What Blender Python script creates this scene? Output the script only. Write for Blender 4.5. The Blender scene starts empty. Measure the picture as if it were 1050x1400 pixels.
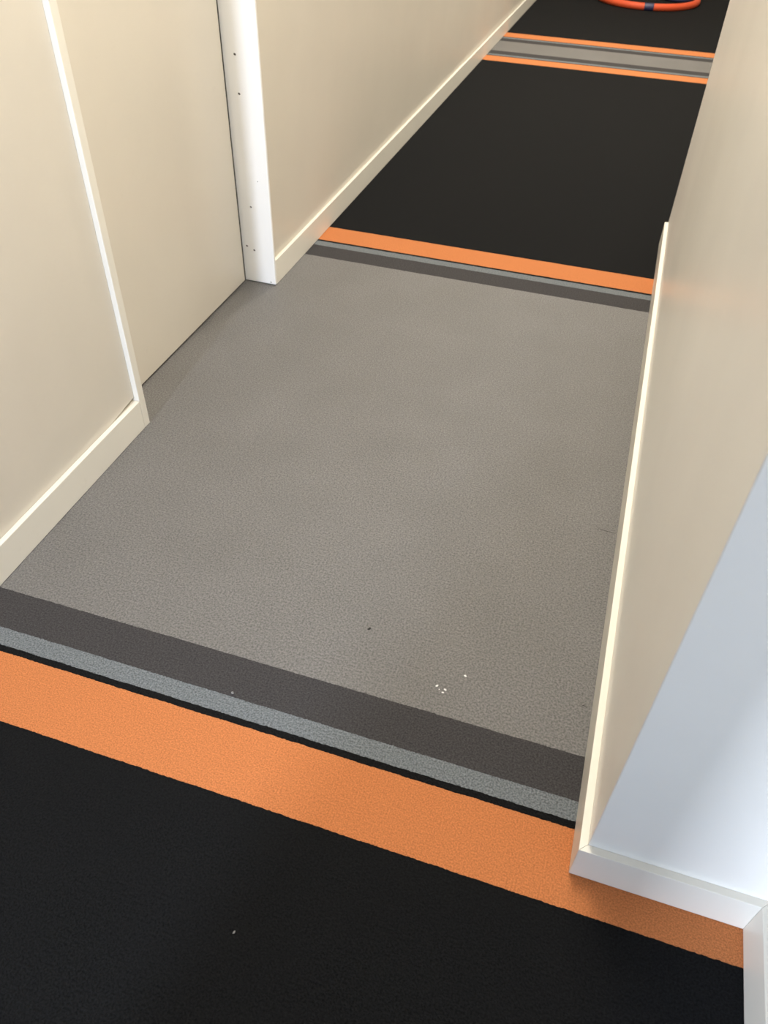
import bpy, bmesh, math, random
from mathutils import Vector, Matrix

random.seed(7)
scene = bpy.context.scene
C = scene.collection

# ------------------------------------------------------------------ camera
H = 1.5
cam_d = bpy.data.cameras.new('camera')
cam = bpy.data.objects.new('camera', cam_d)
C.objects.link(cam)
right = Vector((0.95111211, 0.30787381, 0.02448403))
down = Vector((0.22744055, -0.64458244, -0.72992073))
fwd = Vector((-0.2089415, 0.69980511, -0.68309316))
M3 = Matrix((right, -down, -fwd)).transposed()
cam.matrix_world = Matrix.Translation((0, 0, H)) @ M3.to_4x4()
cam_d.sensor_fit = 'VERTICAL'
cam_d.sensor_height = 36.0
cam_d.lens = 36.0 * 1074.25 / 1400.0
cam_d.clip_start = 0.02
cam_d.dof.use_dof = True
cam_d.dof.focus_distance = 1.9
cam_d.dof.aperture_fstop = 5.6
scene.camera = cam

# ------------------------------------------------------------------ world, exposure
w = bpy.data.worlds.new('world')
scene.world = w
w.use_nodes = True
bg = w.node_tree.nodes['Background']
bg.inputs[0].default_value = (0.62, 0.76, 1.0, 1)
bg.inputs[1].default_value = 0.6
vs = scene.view_settings
vs.view_transform = 'Standard'
vs.look = 'None'
vs.gamma = 1.0
vs.use_curve_mapping = False
vs.exposure = 0.0


def area(name, loc, rot, sx, sy, power, col):
    d = bpy.data.lights.new(name, 'AREA')
    d.shape = 'RECTANGLE'
    d.size = sx
    d.size_y = sy
    d.energy = power
    d.color = col
    o = bpy.data.objects.new(name, d)
    C.objects.link(o)
    o.location = loc
    o.rotation_euler = rot
    return o


# cool light from behind the photographer; both lobby windows are added to give it
area('window_daylight', (-1.00, -2.53, 1.25), (math.radians(90), 0, 0), 0.20, 1.8, 165, (0.72, 0.82, 1.0))
area('window_daylight', (0.20, -2.53, 0.60), (math.radians(90), 0, 0), 0.46, 0.56, 34, (0.58, 0.74, 1.0))
WARM = (1.0, 0.935, 0.81)
# x, y, half width, half length, power, where
LAMPS = [
    (-0.22, 1.55, 0.15, 0.45, 52, 'above the grey floor panel'),
    (-0.28, 3.90, 0.15, 0.45, 21, 'just beyond the grey floor panel'),
    (-0.40, 6.00, 0.15, 0.45, 90, 'above the narrow grey band'),
    (-0.40, 8.10, 0.15, 0.45, 56, 'above the hoops'),
]

# ------------------------------------------------------------------ materials
def new_mat(name):
    m = bpy.data.materials.new(name)
    m.use_nodes = True
    nt = m.node_tree
    return m, nt, nt.nodes['Principled BSDF']


def N(nt, typ, **kw):
    n = nt.nodes.new(typ)
    for k, v in kw.items():
        setattr(n, k, v)
    return n


def paint(name, col, rough=0.42, var=0.05, dirt=None, bump=0.06):
    m, nt, b = new_mat(name)
    tc = N(nt, 'ShaderNodeTexCoord')
    n1 = N(nt, 'ShaderNodeTexNoise')
    n1.inputs['Scale'].default_value = 3.0
    n1.inputs['Detail'].default_value = 5
    nt.links.new(tc.outputs['Object'], n1.inputs['Vector'])
    ramp = N(nt, 'ShaderNodeValToRGB')
    ramp.color_ramp.elements[0].position = 0.3
    ramp.color_ramp.elements[1].position = 0.7
    ramp.color_ramp.elements[0].color = (*[c * (1 - var) for c in col], 1)
    ramp.color_ramp.elements[1].color = (*col, 1)
    nt.links.new(n1.outputs['Fac'], ramp.inputs['Fac'])
    out = ramp.outputs['Color']
    if dirt:
        n2 = N(nt, 'ShaderNodeTexNoise')
        n2.inputs['Scale'].default_value = 14.0
        n2.inputs['Detail'].default_value = 8
        n2.inputs['Roughness'].default_value = 0.7
        nt.links.new(tc.outputs['Object'], n2.inputs['Vector'])
        r2 = N(nt, 'ShaderNodeValToRGB')
        r2.color_ramp.elements[0].position = 0.62
        r2.color_ramp.elements[1].position = 0.78
        r2.color_ramp.elements[0].color = (0, 0, 0, 1)
        r2.color_ramp.elements[1].color = (dirt, dirt, dirt, 1)
        nt.links.new(n2.outputs['Fac'], r2.inputs['Fac'])
        mx = N(nt, 'ShaderNodeMixRGB')
        mx.inputs[2].default_value = (0.30, 0.26, 0.20, 1)
        nt.links.new(r2.outputs['Color'], mx.inputs[0])
        nt.links.new(out, mx.inputs[1])
        out = mx.outputs[0]
    nt.links.new(out, b.inputs['Base Color'])
    b.inputs['Roughness'].default_value = rough
    n3 = N(nt, 'ShaderNodeTexNoise')
    n3.inputs['Scale'].default_value = 220.0
    n3.inputs['Detail'].default_value = 3
    nt.links.new(tc.outputs['Object'], n3.inputs['Vector'])
    bp = N(nt, 'ShaderNodeBump')
    bp.inputs['Strength'].default_value = bump
    bp.inputs['Distance'].default_value = 0.001
    nt.links.new(n3.outputs['Fac'], bp.inputs['Height'])
    nt.links.new(bp.outputs['Normal'], b.inputs['Normal'])
    return m


def carpet(name, col, scale=260.0, contrast=0.35, bump=0.6, rough=0.9, spec=0.2, smudge=0.0, sheen=0.0, stretch=1.0):
    m, nt, b = new_mat(name)
    tc = N(nt, 'ShaderNodeTexCoord')
    mp = N(nt, 'ShaderNodeMapping')
    mp.inputs['Scale'].default_value = (1.0, stretch, 1.0)
    nt.links.new(tc.outputs['Object'], mp.inputs['Vector'])
    n1 = N(nt, 'ShaderNodeTexNoise')
    n1.inputs['Scale'].default_value = scale
    n1.inputs['Detail'].default_value = 4
    n1.inputs['Roughness'].default_value = 0.65
    nt.links.new(mp.outputs[0], n1.inputs['Vector'])
    r = N(nt, 'ShaderNodeValToRGB')
    r.color_ramp.elements[0].position = 0.36
    r.color_ramp.elements[1].position = 0.64
    r.color_ramp.elements[0].color = (*[c * (1 - contrast) for c in col], 1)
    r.color_ramp.elements[1].color = (*[min(1, c * (1 + contrast)) for c in col], 1)
    nt.links.new(n1.outputs['Fac'], r.inputs['Fac'])
    out = r.outputs['Color']
    if smudge:
        n2 = N(nt, 'ShaderNodeTexNoise')
        n2.inputs['Scale'].default_value = 4.5
        n2.inputs['Detail'].default_value = 6
        nt.links.new(tc.outputs['Object'], n2.inputs['Vector'])
        r2 = N(nt, 'ShaderNodeValToRGB')
        r2.color_ramp.elements[0].position = 0.3
        r2.color_ramp.elements[1].position = 0.7
        r2.color_ramp.elements[0].color = (1 - smudge, 1 - smudge, 1 - smudge * 1.1, 1)
        r2.color_ramp.elements[1].color = (1, 1, 1, 1)
        nt.links.new(n2.outputs['Fac'], r2.inputs['Fac'])
        mx = N(nt, 'ShaderNodeMixRGB', blend_type='MULTIPLY')
        mx.inputs[0].default_value = 1.0
        nt.links.new(out, mx.inputs[1])
        nt.links.new(r2.outputs['Color'], mx.inputs[2])
        out = mx.outputs[0]
    nt.links.new(out, b.inputs['Base Color'])
    b.inputs['Roughness'].default_value = rough
    b.inputs['Specular IOR Level'].default_value = spec
    b.inputs['Sheen Weight'].default_value = sheen
    b.inputs['Sheen Roughness'].default_value = 0.5
    bp = N(nt, 'ShaderNodeBump')
    bp.inputs['Strength'].default_value = bump
    bp.inputs['Distance'].default_value = 0.003
    nt.links.new(n1.outputs['Fac'], bp.inputs['Height'])
    nt.links.new(bp.outputs['Normal'], b.inputs['Normal'])
    return m


def plain(name, col, rough=0.5, metal=0.0):
    m, nt, b = new_mat(name)
    tc = N(nt, 'ShaderNodeTexCoord')
    n1 = N(nt, 'ShaderNodeTexNoise')
    n1.inputs['Scale'].default_value = 40.0
    nt.links.new(tc.outputs['Object'], n1.inputs['Vector'])
    r = N(nt, 'ShaderNodeValToRGB')
    r.color_ramp.elements[0].color = (*[c * 0.85 for c in col], 1)
    r.color_ramp.elements[1].color = (*col, 1)
    nt.links.new(n1.outputs['Fac'], r.inputs['Fac'])
    nt.links.new(r.outputs['Color'], b.inputs['Base Color'])
    b.inputs['Roughness'].default_value = rough
    b.inputs['Metallic'].default_value = metal
    return m


M = {
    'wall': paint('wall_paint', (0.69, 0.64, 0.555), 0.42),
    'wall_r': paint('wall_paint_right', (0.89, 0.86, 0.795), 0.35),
    'door': paint('door_paint', (0.70, 0.65, 0.565), 0.38, 0.04, dirt=0.10),
    'trim': paint('trim_paint', (0.80, 0.765, 0.68), 0.36, 0.03, dirt=0.14),
    'jamb': paint('jamb_gloss', (0.88, 0.865, 0.83), 0.34, 0.03, dirt=0.12),
    'ceil': paint('ceiling_paint', (0.78, 0.77, 0.74), 0.8),
    'black': carpet('black_carpet', (0.0070, 0.0072, 0.0075), 250, 0.6, 0.9, 0.95, 0.08, sheen=0.015),
    'orange': carpet('orange_carpet', (0.55, 0.195, 0.070), 300, 0.24, 1.0, 0.9, 0.10),
    'lgrey': carpet('blue_grey_carpet', (0.160, 0.175, 0.185), 250, 0.45, 1.0, 0.9, 0.15),
    'dgrey': carpet('charcoal_carpet', (0.055, 0.052, 0.053), 250, 0.38, 1.0, 0.9, 0.12),
    'lobby': paint('lobby_grey_paint', (0.10, 0.105, 0.115), 0.6),  # unseen added lobby, kept dark to cut bounced light
    'grey': carpet('grey_textured_vinyl', (0.164, 0.158, 0.154), 205, 0.40, 1.0, 0.45, 0.4, smudge=0.10),
    'slab': plain('screed', (0.35, 0.34, 0.32), 0.9),
    'hole': plain('screw_hole_shadow', (0.10, 0.085, 0.07), 0.8),
    'seal': plain('dark_seal', (0.06, 0.055, 0.05), 0.8),  # dark colour standing for shade in the door gap
    'glass': None,
    'orange_pl': plain('orange_foam', (0.70, 0.085, 0.020), 0.6),
    'navy': plain('navy_plastic', (0.030, 0.032, 0.085), 0.4),
    'white': plain('white_flake', (0.85, 0.85, 0.83), 0.6),
    'dark': plain('dark_crumb', (0.02, 0.018, 0.015), 0.8),
    'pale': plain('pale_grain', (0.22, 0.21, 0.20), 0.5),
    'metal': plain('white_metal', (0.8, 0.8, 0.8), 0.4),
}
mg, nt, b = new_mat('window_glass')
b.inputs['Base Color'].default_value = (1, 1, 1, 1)
b.inputs['Transmission Weight'].default_value = 1.0
b.inputs['Roughness'].default_value = 0.0
b.inputs['IOR'].default_value = 1.02
M['glass'] = mg
md, nt, b = new_mat('lamp_diffuser')
b.inputs['Base Color'].default_value = (0.9, 0.9, 0.88, 1)
b.inputs['Emission Color'].default_value = (1.0, 0.87, 0.70, 1)
b.inputs['Emission Strength'].default_value = 4.0
M['diffuser'] = md

# ------------------------------------------------------------------ helpers
def obj(name, bm, mat, parent=None):
    bmesh.ops.recalc_face_normals(bm, faces=bm.faces)
    me = bpy.data.meshes.new(name)
    bm.to_mesh(me)
    bm.free()
    o = bpy.data.objects.new(name, me)
    C.objects.link(o)
    if mat:
        me.materials.append(M[mat])
    if parent:
        o.parent = parent
    return o


def box_bm(x0, x1, y0, y1, z0, z1, bev=0.0, seg=2):
    bm = bmesh.new()
    prism_into(bm, [(x0, y0), (x1, y0), (x1, y1), (x0, y1)], z0, z1)
    if bev:
        bmesh.ops.bevel(bm, geom=list(bm.edges), offset=bev, segments=seg, profile=0.5, affect='EDGES')
    return bm


def prism_into(bm, poly, z0, z1):
    lo = [bm.verts.new((x, y, z0)) for x, y in poly]
    hi = [bm.verts.new((x, y, z1)) for x, y in poly]
    n = len(poly)
    bm.faces.new(lo[::-1])
    bm.faces.new(hi)
    for i in range(n):
        bm.faces.new((lo[i], lo[(i + 1) % n], hi[(i + 1) % n], hi[i]))


def prism_bm(poly, z0, z1, bev=0.0, seg=2):
    bm = bmesh.new()
    prism_into(bm, poly, z0, z1)
    if bev:
        bmesh.ops.bevel(bm, geom=list(bm.edges), offset=bev, segments=seg, profile=0.5, affect='EDGES')
    return bm


def box(name, x0, x1, y0, y1, z0, z1, mat, parent=None, bev=0.0):
    return obj(name, box_bm(x0, x1, y0, y1, z0, z1, bev), mat, parent)


def tag(o, label, cat, group=None, kind=None):
    o['label'] = label
    o['category'] = cat
    if group:
        o['group'] = group
    if kind:
        o['kind'] = kind
    return o


def empty(name, loc=(0, 0, 0)):
    o = bpy.data.objects.new(name, None)
    C.objects.link(o)
    o.location = loc
    return o


def smooth(o):
    for p in o.data.polygons:
        p.use_smooth = True
    return o


# ------------------------------------------------------------------ plan of the place (metres)
XL = -1.295          # near left wall panel face
XLS = -1.279         # left skirting and door post face
XD = -1.404          # door leaf face
Y_P0, Y_P1 = 1.655, 1.683    # near door post
Y_J0, Y_J1 = 2.655, 2.668    # far door post (white jamb)
Y_END = 11.0
Y_REAR = -2.6
CEIL = 3.2
SK = 0.100           # skirting height
def xr(y):           # right corridor skirting face; the wall runs very slightly inwards
    return 0.176 - 0.0045 * (y - 0.7)
YR0, YR1 = 0.705, 3.625      # right wall block, skirting front and end
XN = 0.490           # near right return skirting face

# ------------------------------------------------------------------ floor with inlaid carpet bands
floor = box('floor', -1.75, 2.4, Y_REAR - 0.2, Y_END + 0.2, -0.06, -0.004, 'slab')
tag(floor, 'corridor floor laid in black, orange and grey carpet bands', 'floor', kind='structure')
bands = [
    (Y_REAR, 'black_carpet', 'black'),
    (0.638, 'orange_stripe', 'orange'),
    (0.793, 'black_line', 'black'),
    (0.809, 'blue_grey_stripe', 'lgrey'),
    (0.853, 'charcoal_stripe', 'dgrey'),
    (0.957, 'grey_panel', 'grey'),
    (2.963, 'charcoal_stripe', 'dgrey'),
    (3.066, 'blue_grey_stripe', 'lgrey'),
    (3.108, 'black_line', 'black'),
    (3.122, 'orange_stripe', 'orange'),
    (3.260, 'black_carpet', 'black'),
    (6.412, 'orange_stripe', 'orange'),
    (6.555, 'black_line', 'black'),
    (6.570, 'blue_grey_stripe', 'lgrey'),
    (6.613, 'charcoal_stripe', 'dgrey'),
    (6.715, 'grey_panel', 'grey'),
    (7.030, 'charcoal_stripe', 'dgrey'),
    (7.125, 'blue_grey_stripe', 'lgrey'),
    (7.165, 'black_line', 'black'),
    (7.180, 'orange_stripe', 'orange'),
    (7.325, 'black_carpet', 'black'),
    (Y_END, None, None),
]
FX0, FX1 = -1.45, 2.2
nseg = 1300


def edge_line(y, straight):
    rnd = random.Random(int(y * 1000))
    pts, drift = [], 0.0
    for i in range(nseg + 1):
        x = FX0 + (FX1 - FX0) * i / nseg
        drift = 0.85 * drift + rnd.uniform(-1, 1) * 0.0003
        j = 0.0 if straight else drift + rnd.uniform(-1, 1) * 0.0007
        pts.append((x, y + j))
    return pts


lines = [edge_line(bnd[0], i in (0, len(bands) - 1)) for i, bnd in enumerate(bands)]
for i in range(len(bands) - 1):
    bm = bmesh.new()
    a = [bm.verts.new((x, y, 0.0)) for x, y in lines[i]]
    c = [bm.verts.new((x, y, 0.0)) for x, y in lines[i + 1]]
    for k in range(nseg):
        bm.faces.new((a[k], a[k + 1], c[k + 1], c[k]))
    # edges go down to the screed
    a2 = [bm.verts.new((lines[i][k][0], lines[i][k][1], -0.004)) for k in (0, nseg)]
    c2 = [bm.verts.new((lines[i + 1][k][0], lines[i + 1][k][1], -0.004)) for k in (0, nseg)]
    bm.faces.new((a[0], c[0], c2[0], a2[0]))
    bm.faces.new((a[nseg], a2[1], c2[1], c[nseg]))
    me = bpy.data.meshes.new(bands[i][1])
    bm.normal_update()
    bm.to_mesh(me)
    bm.free()
    o = bpy.data.objects.new(bands[i][1], me)
    C.objects.link(o)
    me.materials.append(M[bands[i][2]])
    o.parent = floor

# ------------------------------------------------------------------ left side
o = box('wall_left', XL - 0.16, XL - 0.0105, -0.2, Y_P0, 0, CEIL, 'wall')
bm = bmesh.new()      # facing board, its lower corner sprung open above the skirting beside the post
outline = [(-0.2, 0), (Y_P0, 0), (Y_P0, SK - 0.002), (Y_P0 - 0.125, SK), (Y_P0 - 0.001, SK + 0.013), (Y_P0, CEIL), (-0.2, CEIL)]
fa = [bm.verts.new((XL - 0.010, y, z)) for y, z in outline]
fb = [bm.verts.new((XL, y, z)) for y, z in outline]
bm.faces.new(fa)
bm.faces.new(fb[::-1])
for k in range(len(outline)):
    q = (k + 1) % len(outline)
    bm.faces.new((fa[k], fa[q], fb[q], fb[k]))
obj('facing_board', bm, 'wall', o)
tag(o, 'cream painted wall panel before the recessed door', 'wall', kind='structure')
wf = empty('wall_left_far', (0, 0, 0))
tag(wf, 'long cream corridor wall beyond the white door jamb', 'wall', kind='structure')
XW2 = XLS - 0.012
for (ya, yb, dx) in ((Y_J1, 5.835, 0.0), (5.838, 9.0, -0.003), (9.003, Y_END, 0.0)):
    box('wall_panel', XW2 - 0.14, XW2 + dx, ya, yb, 0, CEIL, 'wall', wf, bev=0.001)
box('over_door_panel', XL - 0.16, XL, Y_P0, Y_J1, 2.12, CEIL, 'wall', wf)

# skirting, near: flush with the door post
bl = empty('baseboard_left')
tag(bl, 'cream skirting board along the wall before the recessed door', 'skirting', kind='structure')
box('skirting_board', XL + 0.0005, XLS, -0.2, Y_P0 - 0.0012, 0.001, SK, 'trim', bl, bev=0.0018)
blf = empty('baseboard_left_far')
tag(blf, 'cream skirting board along the corridor wall beyond the door', 'skirting', kind='structure')
box('skirting_board', XW2 + 0.0005, XLS + 0.003, Y_J1 + 0.0008, 6.240, 0.001, SK, 'trim', blf, bev=0.0018)
box('skirting_board', XW2 + 0.0005, XLS + 0.003, 6.243, Y_END, 0.001, SK, 'trim', blf, bev=0.0018)

# recessed door with its posts
dr = empty('door_1', (XD, 1.68, 0))
tag(dr, 'flush cream door set back between two posts in the corridor wall', 'door', kind='structure')


def dpart(name, x0, x1, y0, y1, z0, z1, mat, bev=0.0015, parent=None):
    bm = box_bm(x0, x1, y0, y1, z0, z1, bev)
    bmesh.ops.translate(bm, verts=bm.verts, vec=(-XD, -1.68, 0))
    return obj(name, bm, mat, parent or dr)


dpart('door_leaf', XD - 0.04, XD, Y_P1 + 0.004, Y_J0 - 0.014, 0.008, 2.04, 'door')
dpart('jamb', XL - 0.16, XLS, Y_P0, Y_P1, 0.001, 2.12, 'trim')
jb = dpart('jamb', XL - 0.16, XLS + 0.003, Y_J0, Y_J1, 0.003, 2.12, 'jamb', 0.003)
dpart('door_head', XL - 0.16, XLS, Y_P1, Y_J0, 2.05, 2.12, 'jamb')
dpart('door_stop', XD - 0.06, XD - 0.042, Y_P1, Y_J0, 0.001, 2.05, 'trim')
dpart('door_seal', XD - 0.030, XD - 0.003, Y_J0 - 0.0135, Y_J0 - 0.0005, 0.008, 2.04, 'seal', 0.0)  # dark strip painting in the shade between leaf and white jamb
# nail and screw marks punched into the white jamb
for (hx, hz, r) in ((-1.363, 0.815, 0.0036), (-1.360, 0.695, 0.0036), (-1.355, 0.306, 0.0030),
                    (-1.387, 0.149, 0.0034), (-1.357, 0.136, 0.0034), (-1.296, 0.012, 0.0025),
                    (-1.318, 0.405, 0.0016)):
    bm = bmesh.new()
    seg = 12
    r *= 1.35
    outer = [bm.verts.new((r * 1.25 * math.cos(t), -0.0002, r * math.sin(t))) for t in [2 * math.pi * k / seg for k in range(seg)]]
    rim = [bm.verts.new((r * 0.95 * math.cos(t), -0.0009, r * 0.75 * math.sin(t))) for t in [2 * math.pi * k / seg for k in range(seg)]]
    inner = [bm.verts.new((r * 0.7 * math.cos(t), -0.0003, r * 0.5 * math.sin(t))) for t in [2 * math.pi * k / seg for k in range(seg)]]
    for k in range(seg):
        q = (k + 1) % seg
        bm.faces.new((outer[k], outer[q], rim[q], rim[k]))
    for k in range(seg):
        q = (k + 1) % seg
        bm.faces.new((rim[k], rim[q], inner[q], inner[k]))
    bm.faces.new(inner[::-1])
    s = obj('screw_mark', bm, 'jamb', jb)
    s.data.materials.append(M['hole'])
    for p in s.data.polygons:
        if p.index >= seg:
            p.material_index = 1
    s.location = (hx - XD, Y_J0 - 1.68 - 0.0001, hz)
    s.rotation_euler = (0, 0.5, 0)

# ------------------------------------------------------------------ right side
TH = 0.015
o = obj('wall_right', prism_bm([(xr(YR0) + TH, YR0 + TH), (0.80, YR0 + TH), (0.80, YR1), (xr(YR1) + TH, YR1)], 0, CEIL, 0.0022), 'wall_r')
tag(o, 'off-white wall block with a sharp corner ending in a cool-lit face', 'wall', kind='structure')
o = box('wall_right_near', XN + TH, 0.80, -0.95, YR0 + TH - 0.0005, 0, CEIL, 'wall_r')
tag(o, 'off-white return wall meeting the wall block at an inner corner', 'wall', kind='structure')

br = empty('baseboard_right')
tag(br, 'cream mitred skirting board wrapping the off-white wall block', 'skirting', kind='structure')
# corridor length, mitred at the near corner
obj('skirting_board', prism_bm([(xr(YR0), YR0), (xr(YR0) + TH, YR0 + TH), (xr(YR1) + TH, YR1 - 0.0005), (xr(YR1), YR1 - 0.0005)], 0.001, SK, 0.0009), 'trim', br)
# front length
obj('skirting_board', prism_bm([(xr(YR0) + 0.0003, YR0), (XN, YR0), (XN + TH, YR0 + TH - 0.0002), (xr(YR0) + TH + 0.0003, YR0 + TH - 0.0002)], 0.001, SK, 0.0009), 'trim', br)
# return towards the photographer
obj('skirting_board', prism_bm([(XN, YR0 - 0.0003), (XN, -0.94), (XN + TH - 0.0003, -0.94), (XN + TH - 0.0003, YR0 + TH - 0.0006)], 0.001, SK, 0.0009), 'trim', br)

o = box('wall_right_far', 2.2, 2.34, YR1 - 1.2, Y_END, 0, CEIL, 'wall_r')
tag(o, 'off-white wall of the open space beyond the wall block', 'wall', kind='structure')
o = box('wall_back', 0.80, 2.2, YR1 - 0.14, YR1, 0, CEIL, 'wall_r')
tag(o, 'off-white wall closing the space behind the wall block', 'wall', kind='structure')
o = box('wall_front', -1.45, 2.34, Y_END, Y_END + 0.14, 0, CEIL, 'wall')
tag(o, 'cream end wall at the far end of the corridor', 'wall', kind='structure')

# behind the photographer, added to shape the light: column, lobby, end wall with windows
o = box('wall_pier', -0.66, -0.335, -1.00, -0.75, 0, CEIL, 'lobby', bev=0.004)  # added blocker, stands in for the photographer's cast shadow
tag(o, 'slim square dark grey column standing free in the lobby', 'wall', kind='structure')
o = box('wall_lobby_left', XL - 0.16, XL, Y_REAR, -0.201, 0, CEIL, 'lobby')
tag(o, 'dark grey left wall of the rear lobby', 'wall', kind='structure')
o = box('wall_lobby', 1.3, 1.44, Y_REAR, -0.95, 0, CEIL, 'lobby')
tag(o, 'dark grey side wall of the rear lobby', 'wall', kind='structure')
o = box('wall_lobby_return', XN + TH, 1.3, -1.05, -0.951, 0, CEIL, 'lobby')
tag(o, 'dark grey wall between lobby and corridor', 'wall', kind='structure')
wr = empty('wall_rear')
tag(wr, 'dark grey lobby end wall with two daylight windows', 'wall', kind='structure')
WIN = ((-1.12, -0.88), (-0.05, 0.45))  # added openings, placed as sources of the cool light
for (x0, x1, z0, z1) in ((-1.45, -1.12, 0, CEIL), (-0.88, -0.05, 0, CEIL), (0.45, 1.44, 0, CEIL),
                         (-1.12, -0.88, 0, 0.3), (-1.12, -0.88, 2.2, CEIL), (-0.05, 0.45, 0, 0.3), (-0.05, 0.45, 0.9, CEIL)):
    box('wall_section', x0, x1, Y_REAR - 0.14, Y_REAR, z0, z1, 'lobby', wr)
for n, (x0, x1) in enumerate(WIN):
    wn = empty('window_%d' % (n + 1), ((x0 + x1) / 2, Y_REAR - 0.07, 0.3))
    tag(wn, ('narrow tall' if n == 0 else 'low wide') + ' window in the lobby end wall', 'window', kind='structure')
    hw = (x1 - x0) / 2
    wh = 1.9 if n == 0 else 0.6
    for (a0, a1, c0, c1) in ((-hw, -hw + 0.02, 0, wh), (hw - 0.02, hw, 0, wh), (-hw + 0.02, hw - 0.02, 0, 0.03), (-hw + 0.02, hw - 0.02, wh - 0.03, wh)):
        box('window_frame', a0, a1, -0.03, 0.03, c0, c1, 'metal', wn)
    box('pane', -hw + 0.02, hw - 0.02, -0.004, 0.004, 0.03, wh - 0.03, 'glass', wn)

# ------------------------------------------------------------------ ceiling and its lamps
o = box('ceiling_lobby', -1.6, 2.34, Y_REAR - 0.14, -0.201, CEIL, CEIL + 0.1, 'lobby')
tag(o, 'dark grey ceiling over the rear lobby', 'ceiling', kind='structure')
o = box('ceiling', -1.6, 2.34, -0.2, Y_END + 0.14, CEIL, CEIL + 0.1, 'ceil')
tag(o, 'flat white ceiling over the corridor', 'ceiling', kind='structure')
for (lx, ly, hx, hy, pw, where) in LAMPS:
    t = empty('ceiling_light', (lx, ly, CEIL))
    tag(t, 'warm white rectangular ceiling light ' + where, 'ceiling light', 'corridor ceiling lights')
    fr = bmesh.new()
    f = 0.01
    for (x0, x1, y0, y1) in ((-hx - f, -hx, -hy - f, hy + f), (hx, hx + f, -hy - f, hy + f), (-hx, hx, -hy - f, -hy), (-hx, hx, hy, hy + f)):
        prism_into(fr, [(x0, y0), (x1, y0), (x1, y1), (x0, y1)], -0.04, 0)
    obj('frame', fr, 'metal', t)
    box('diffuser', -hx, hx, -hy, hy, -0.030, -0.022, 'diffuser', t)
    area('lamp_light', (lx, ly, CEIL - 0.045), (0, 0, 0), 2 * hx - 0.02, 2 * hy - 0.02, pw, WARM)

# ------------------------------------------------------------------ hoops at the end of the corridor
def torus_arc(R, r, a0, a1, nu, nv=16, cap=True):
    bm = bmesh.new()
    full = abs(a1 - a0) > 2 * math.pi - 1e-4
    rings = []
    cnt = nu if full else nu + 1
    for i in range(cnt):
        a = a0 + (a1 - a0) * i / nu
        rings.append([bm.verts.new(((R + r * math.cos(p)) * math.cos(a), (R + r * math.cos(p)) * math.sin(a), r + r * math.sin(p)))
                      for p in [2 * math.pi * j / nv for j in range(nv)]])
    for i in range(nu):
        A, B = rings[i], rings[(i + 1) % cnt]
        for j in range(nv):
            bm.faces.new((A[j], B[j], B[(j + 1) % nv], A[(j + 1) % nv]))
    if not full and cap:
        bm.faces.new(rings[0])
        bm.faces.new(rings[-1][::-1])
    return bm


hp = empty('play_hoop', (-0.295, 9.172, 0.0))
tag(hp, 'large orange hoop with a dark blue band lying on the black carpet', 'hoop')
RR, rr = 0.462, 0.029
smooth(obj('tube', torus_arc(RR, rr, 0, 2 * math.pi, 96), 'orange_pl', hp))
for a in (-84, 36, 156):
    bm = torus_arc(RR, rr + 0.0012, math.radians(a - 5), math.radians(a + 5), 12)
    bmesh.ops.translate(bm, verts=bm.verts, vec=(0, 0, -0.0012 + 0.0004))
    smooth(obj('grip_band', bm, 'navy', hp))
hp2 = empty('play_hoop', (-0.01, 9.34, 0.0))
tag(hp2, 'small dark blue hoop lying inside the large orange hoop', 'hoop')
smooth(obj('tube', torus_arc(0.125, 0.022, 0, 2 * math.pi, 64), 'navy', hp2))
bm = torus_arc(0.125, 0.0226, math.radians(80), math.radians(100), 8)
smooth(obj('joint_sleeve', bm, 'dark', hp2))

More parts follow.
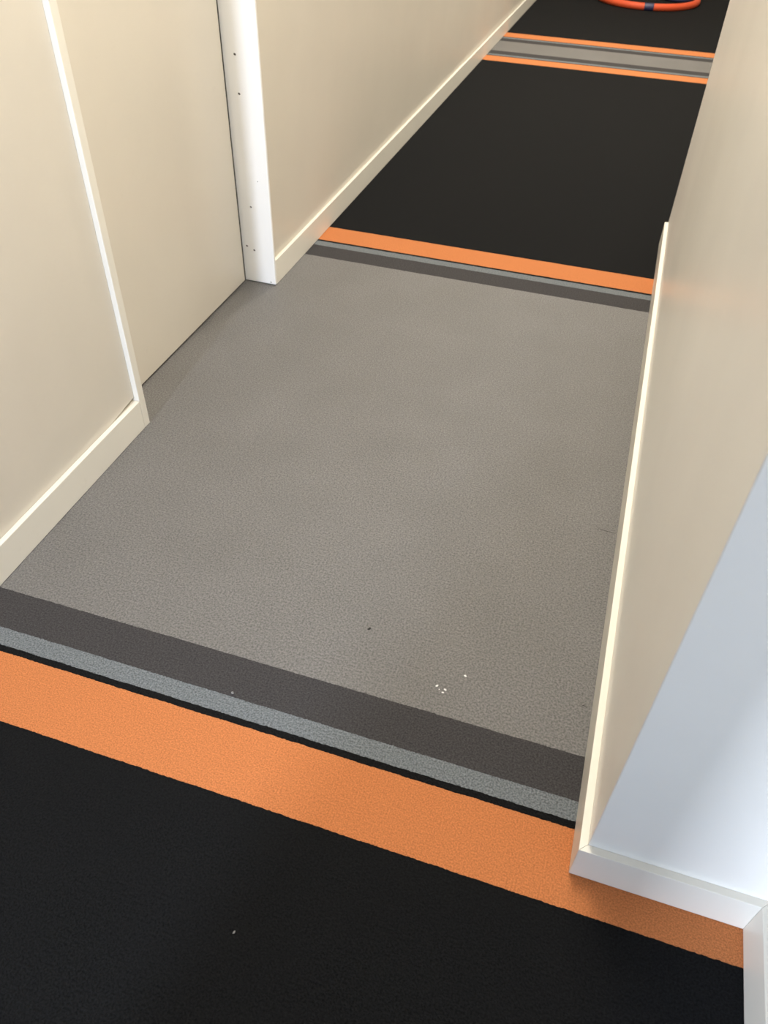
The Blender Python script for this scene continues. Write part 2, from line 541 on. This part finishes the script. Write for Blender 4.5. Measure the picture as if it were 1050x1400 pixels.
# ------------------------------------------------------------------ fine splits in the grey panel beside the right skirting
for pts in (((0.163, 1.666), (0.146, 1.6665), (0.128, 1.6685), (0.116, 1.672)),
            ((0.164, 1.081), (0.157, 1.0835), (0.1495, 1.0845))):
    bm = bmesh.new()
    up, lo = [], []
    for k, (x, y) in enumerate(pts):
        hw = 0.0009 if 0 < k < len(pts) - 1 else 0.0003
        dx, dy = pts[min(k + 1, len(pts) - 1)][0] - pts[max(k - 1, 0)][0], pts[min(k + 1, len(pts) - 1)][1] - pts[max(k - 1, 0)][1]
        L = math.hypot(dx, dy)
        up.append(bm.verts.new((x - dy / L * hw, y + dx / L * hw, 0.0004)))
        lo.append(bm.verts.new((x + dy / L * hw, y - dx / L * hw, 0.0004)))
    for k in range(len(pts) - 1):
        bm.faces.new((lo[k], lo[k + 1], up[k + 1], up[k]))
    obj('floor_split', bm, 'dark', floor)

# ------------------------------------------------------------------ crumbs on the floor
def crumb(name, x, y, size, mat, label, group=None, flat=0.5, seed=0, elong=1.0, ang=0.0):
    rnd = random.Random(seed)
    bm = bmesh.new()
    bmesh.ops.create_icosphere(bm, subdivisions=2, radius=size)
    for v in bm.verts:
        k = 1 + rnd.uniform(-0.28, 0.28)
        v.co = Vector((v.co.x * k * elong, v.co.y * k, v.co.z * k * flat))
    zmin = min(v.co.z for v in bm.verts)
    for v in bm.verts:
        v.co.z -= zmin
    o = obj(name, bm, mat)
    o.location = (x, y, 0.0)
    o.rotation_euler = (0, 0, ang)
    tag(o, label, 'crumb', group)
    return o


for i, (x, y, sz, e, a, lb) in enumerate((
        (-0.168, 1.028, 0.0022, 1.5, 1.0, 'slanted white flake at the outer edge of the white cluster'),
        (-0.161, 1.021, 0.0014, 1.0, 0, 'smallest round white speck within the white flake cluster'),
        (-0.148, 1.024, 0.0024, 1.4, -0.3, 'largest white flake of the cluster on the grey panel'),
        (-0.151, 1.015, 0.0018, 1.5, 0.1, 'narrow white flake of the cluster closest to the charcoal stripe'))):
    crumb('paint_flake', x, y, sz, 'white', lb, 'white flakes on the grey panel', 0.4, i, e, a)
crumb('paint_flake', -0.1135, 1.075, 0.0024, 'white', 'lone white flake lying apart from the white cluster', None, 0.4, 9, 1.5, -0.5)
crumb('debris_crumb', -0.365, 1.132, 0.0026, 'dark', 'small black crumb on the grey floor panel', None, 0.6, 11, 1.9, 0.9)
crumb('debris_crumb', -0.595, 0.861, 0.0030, 'pale', 'small pale round grain on the charcoal stripe', None, 0.9, 12)
crumb('debris_crumb', -0.374, 0.412, 0.0016, 'pale', 'tiny pale speck on the black carpet', None, 0.5, 13, 1.8, 1.3)
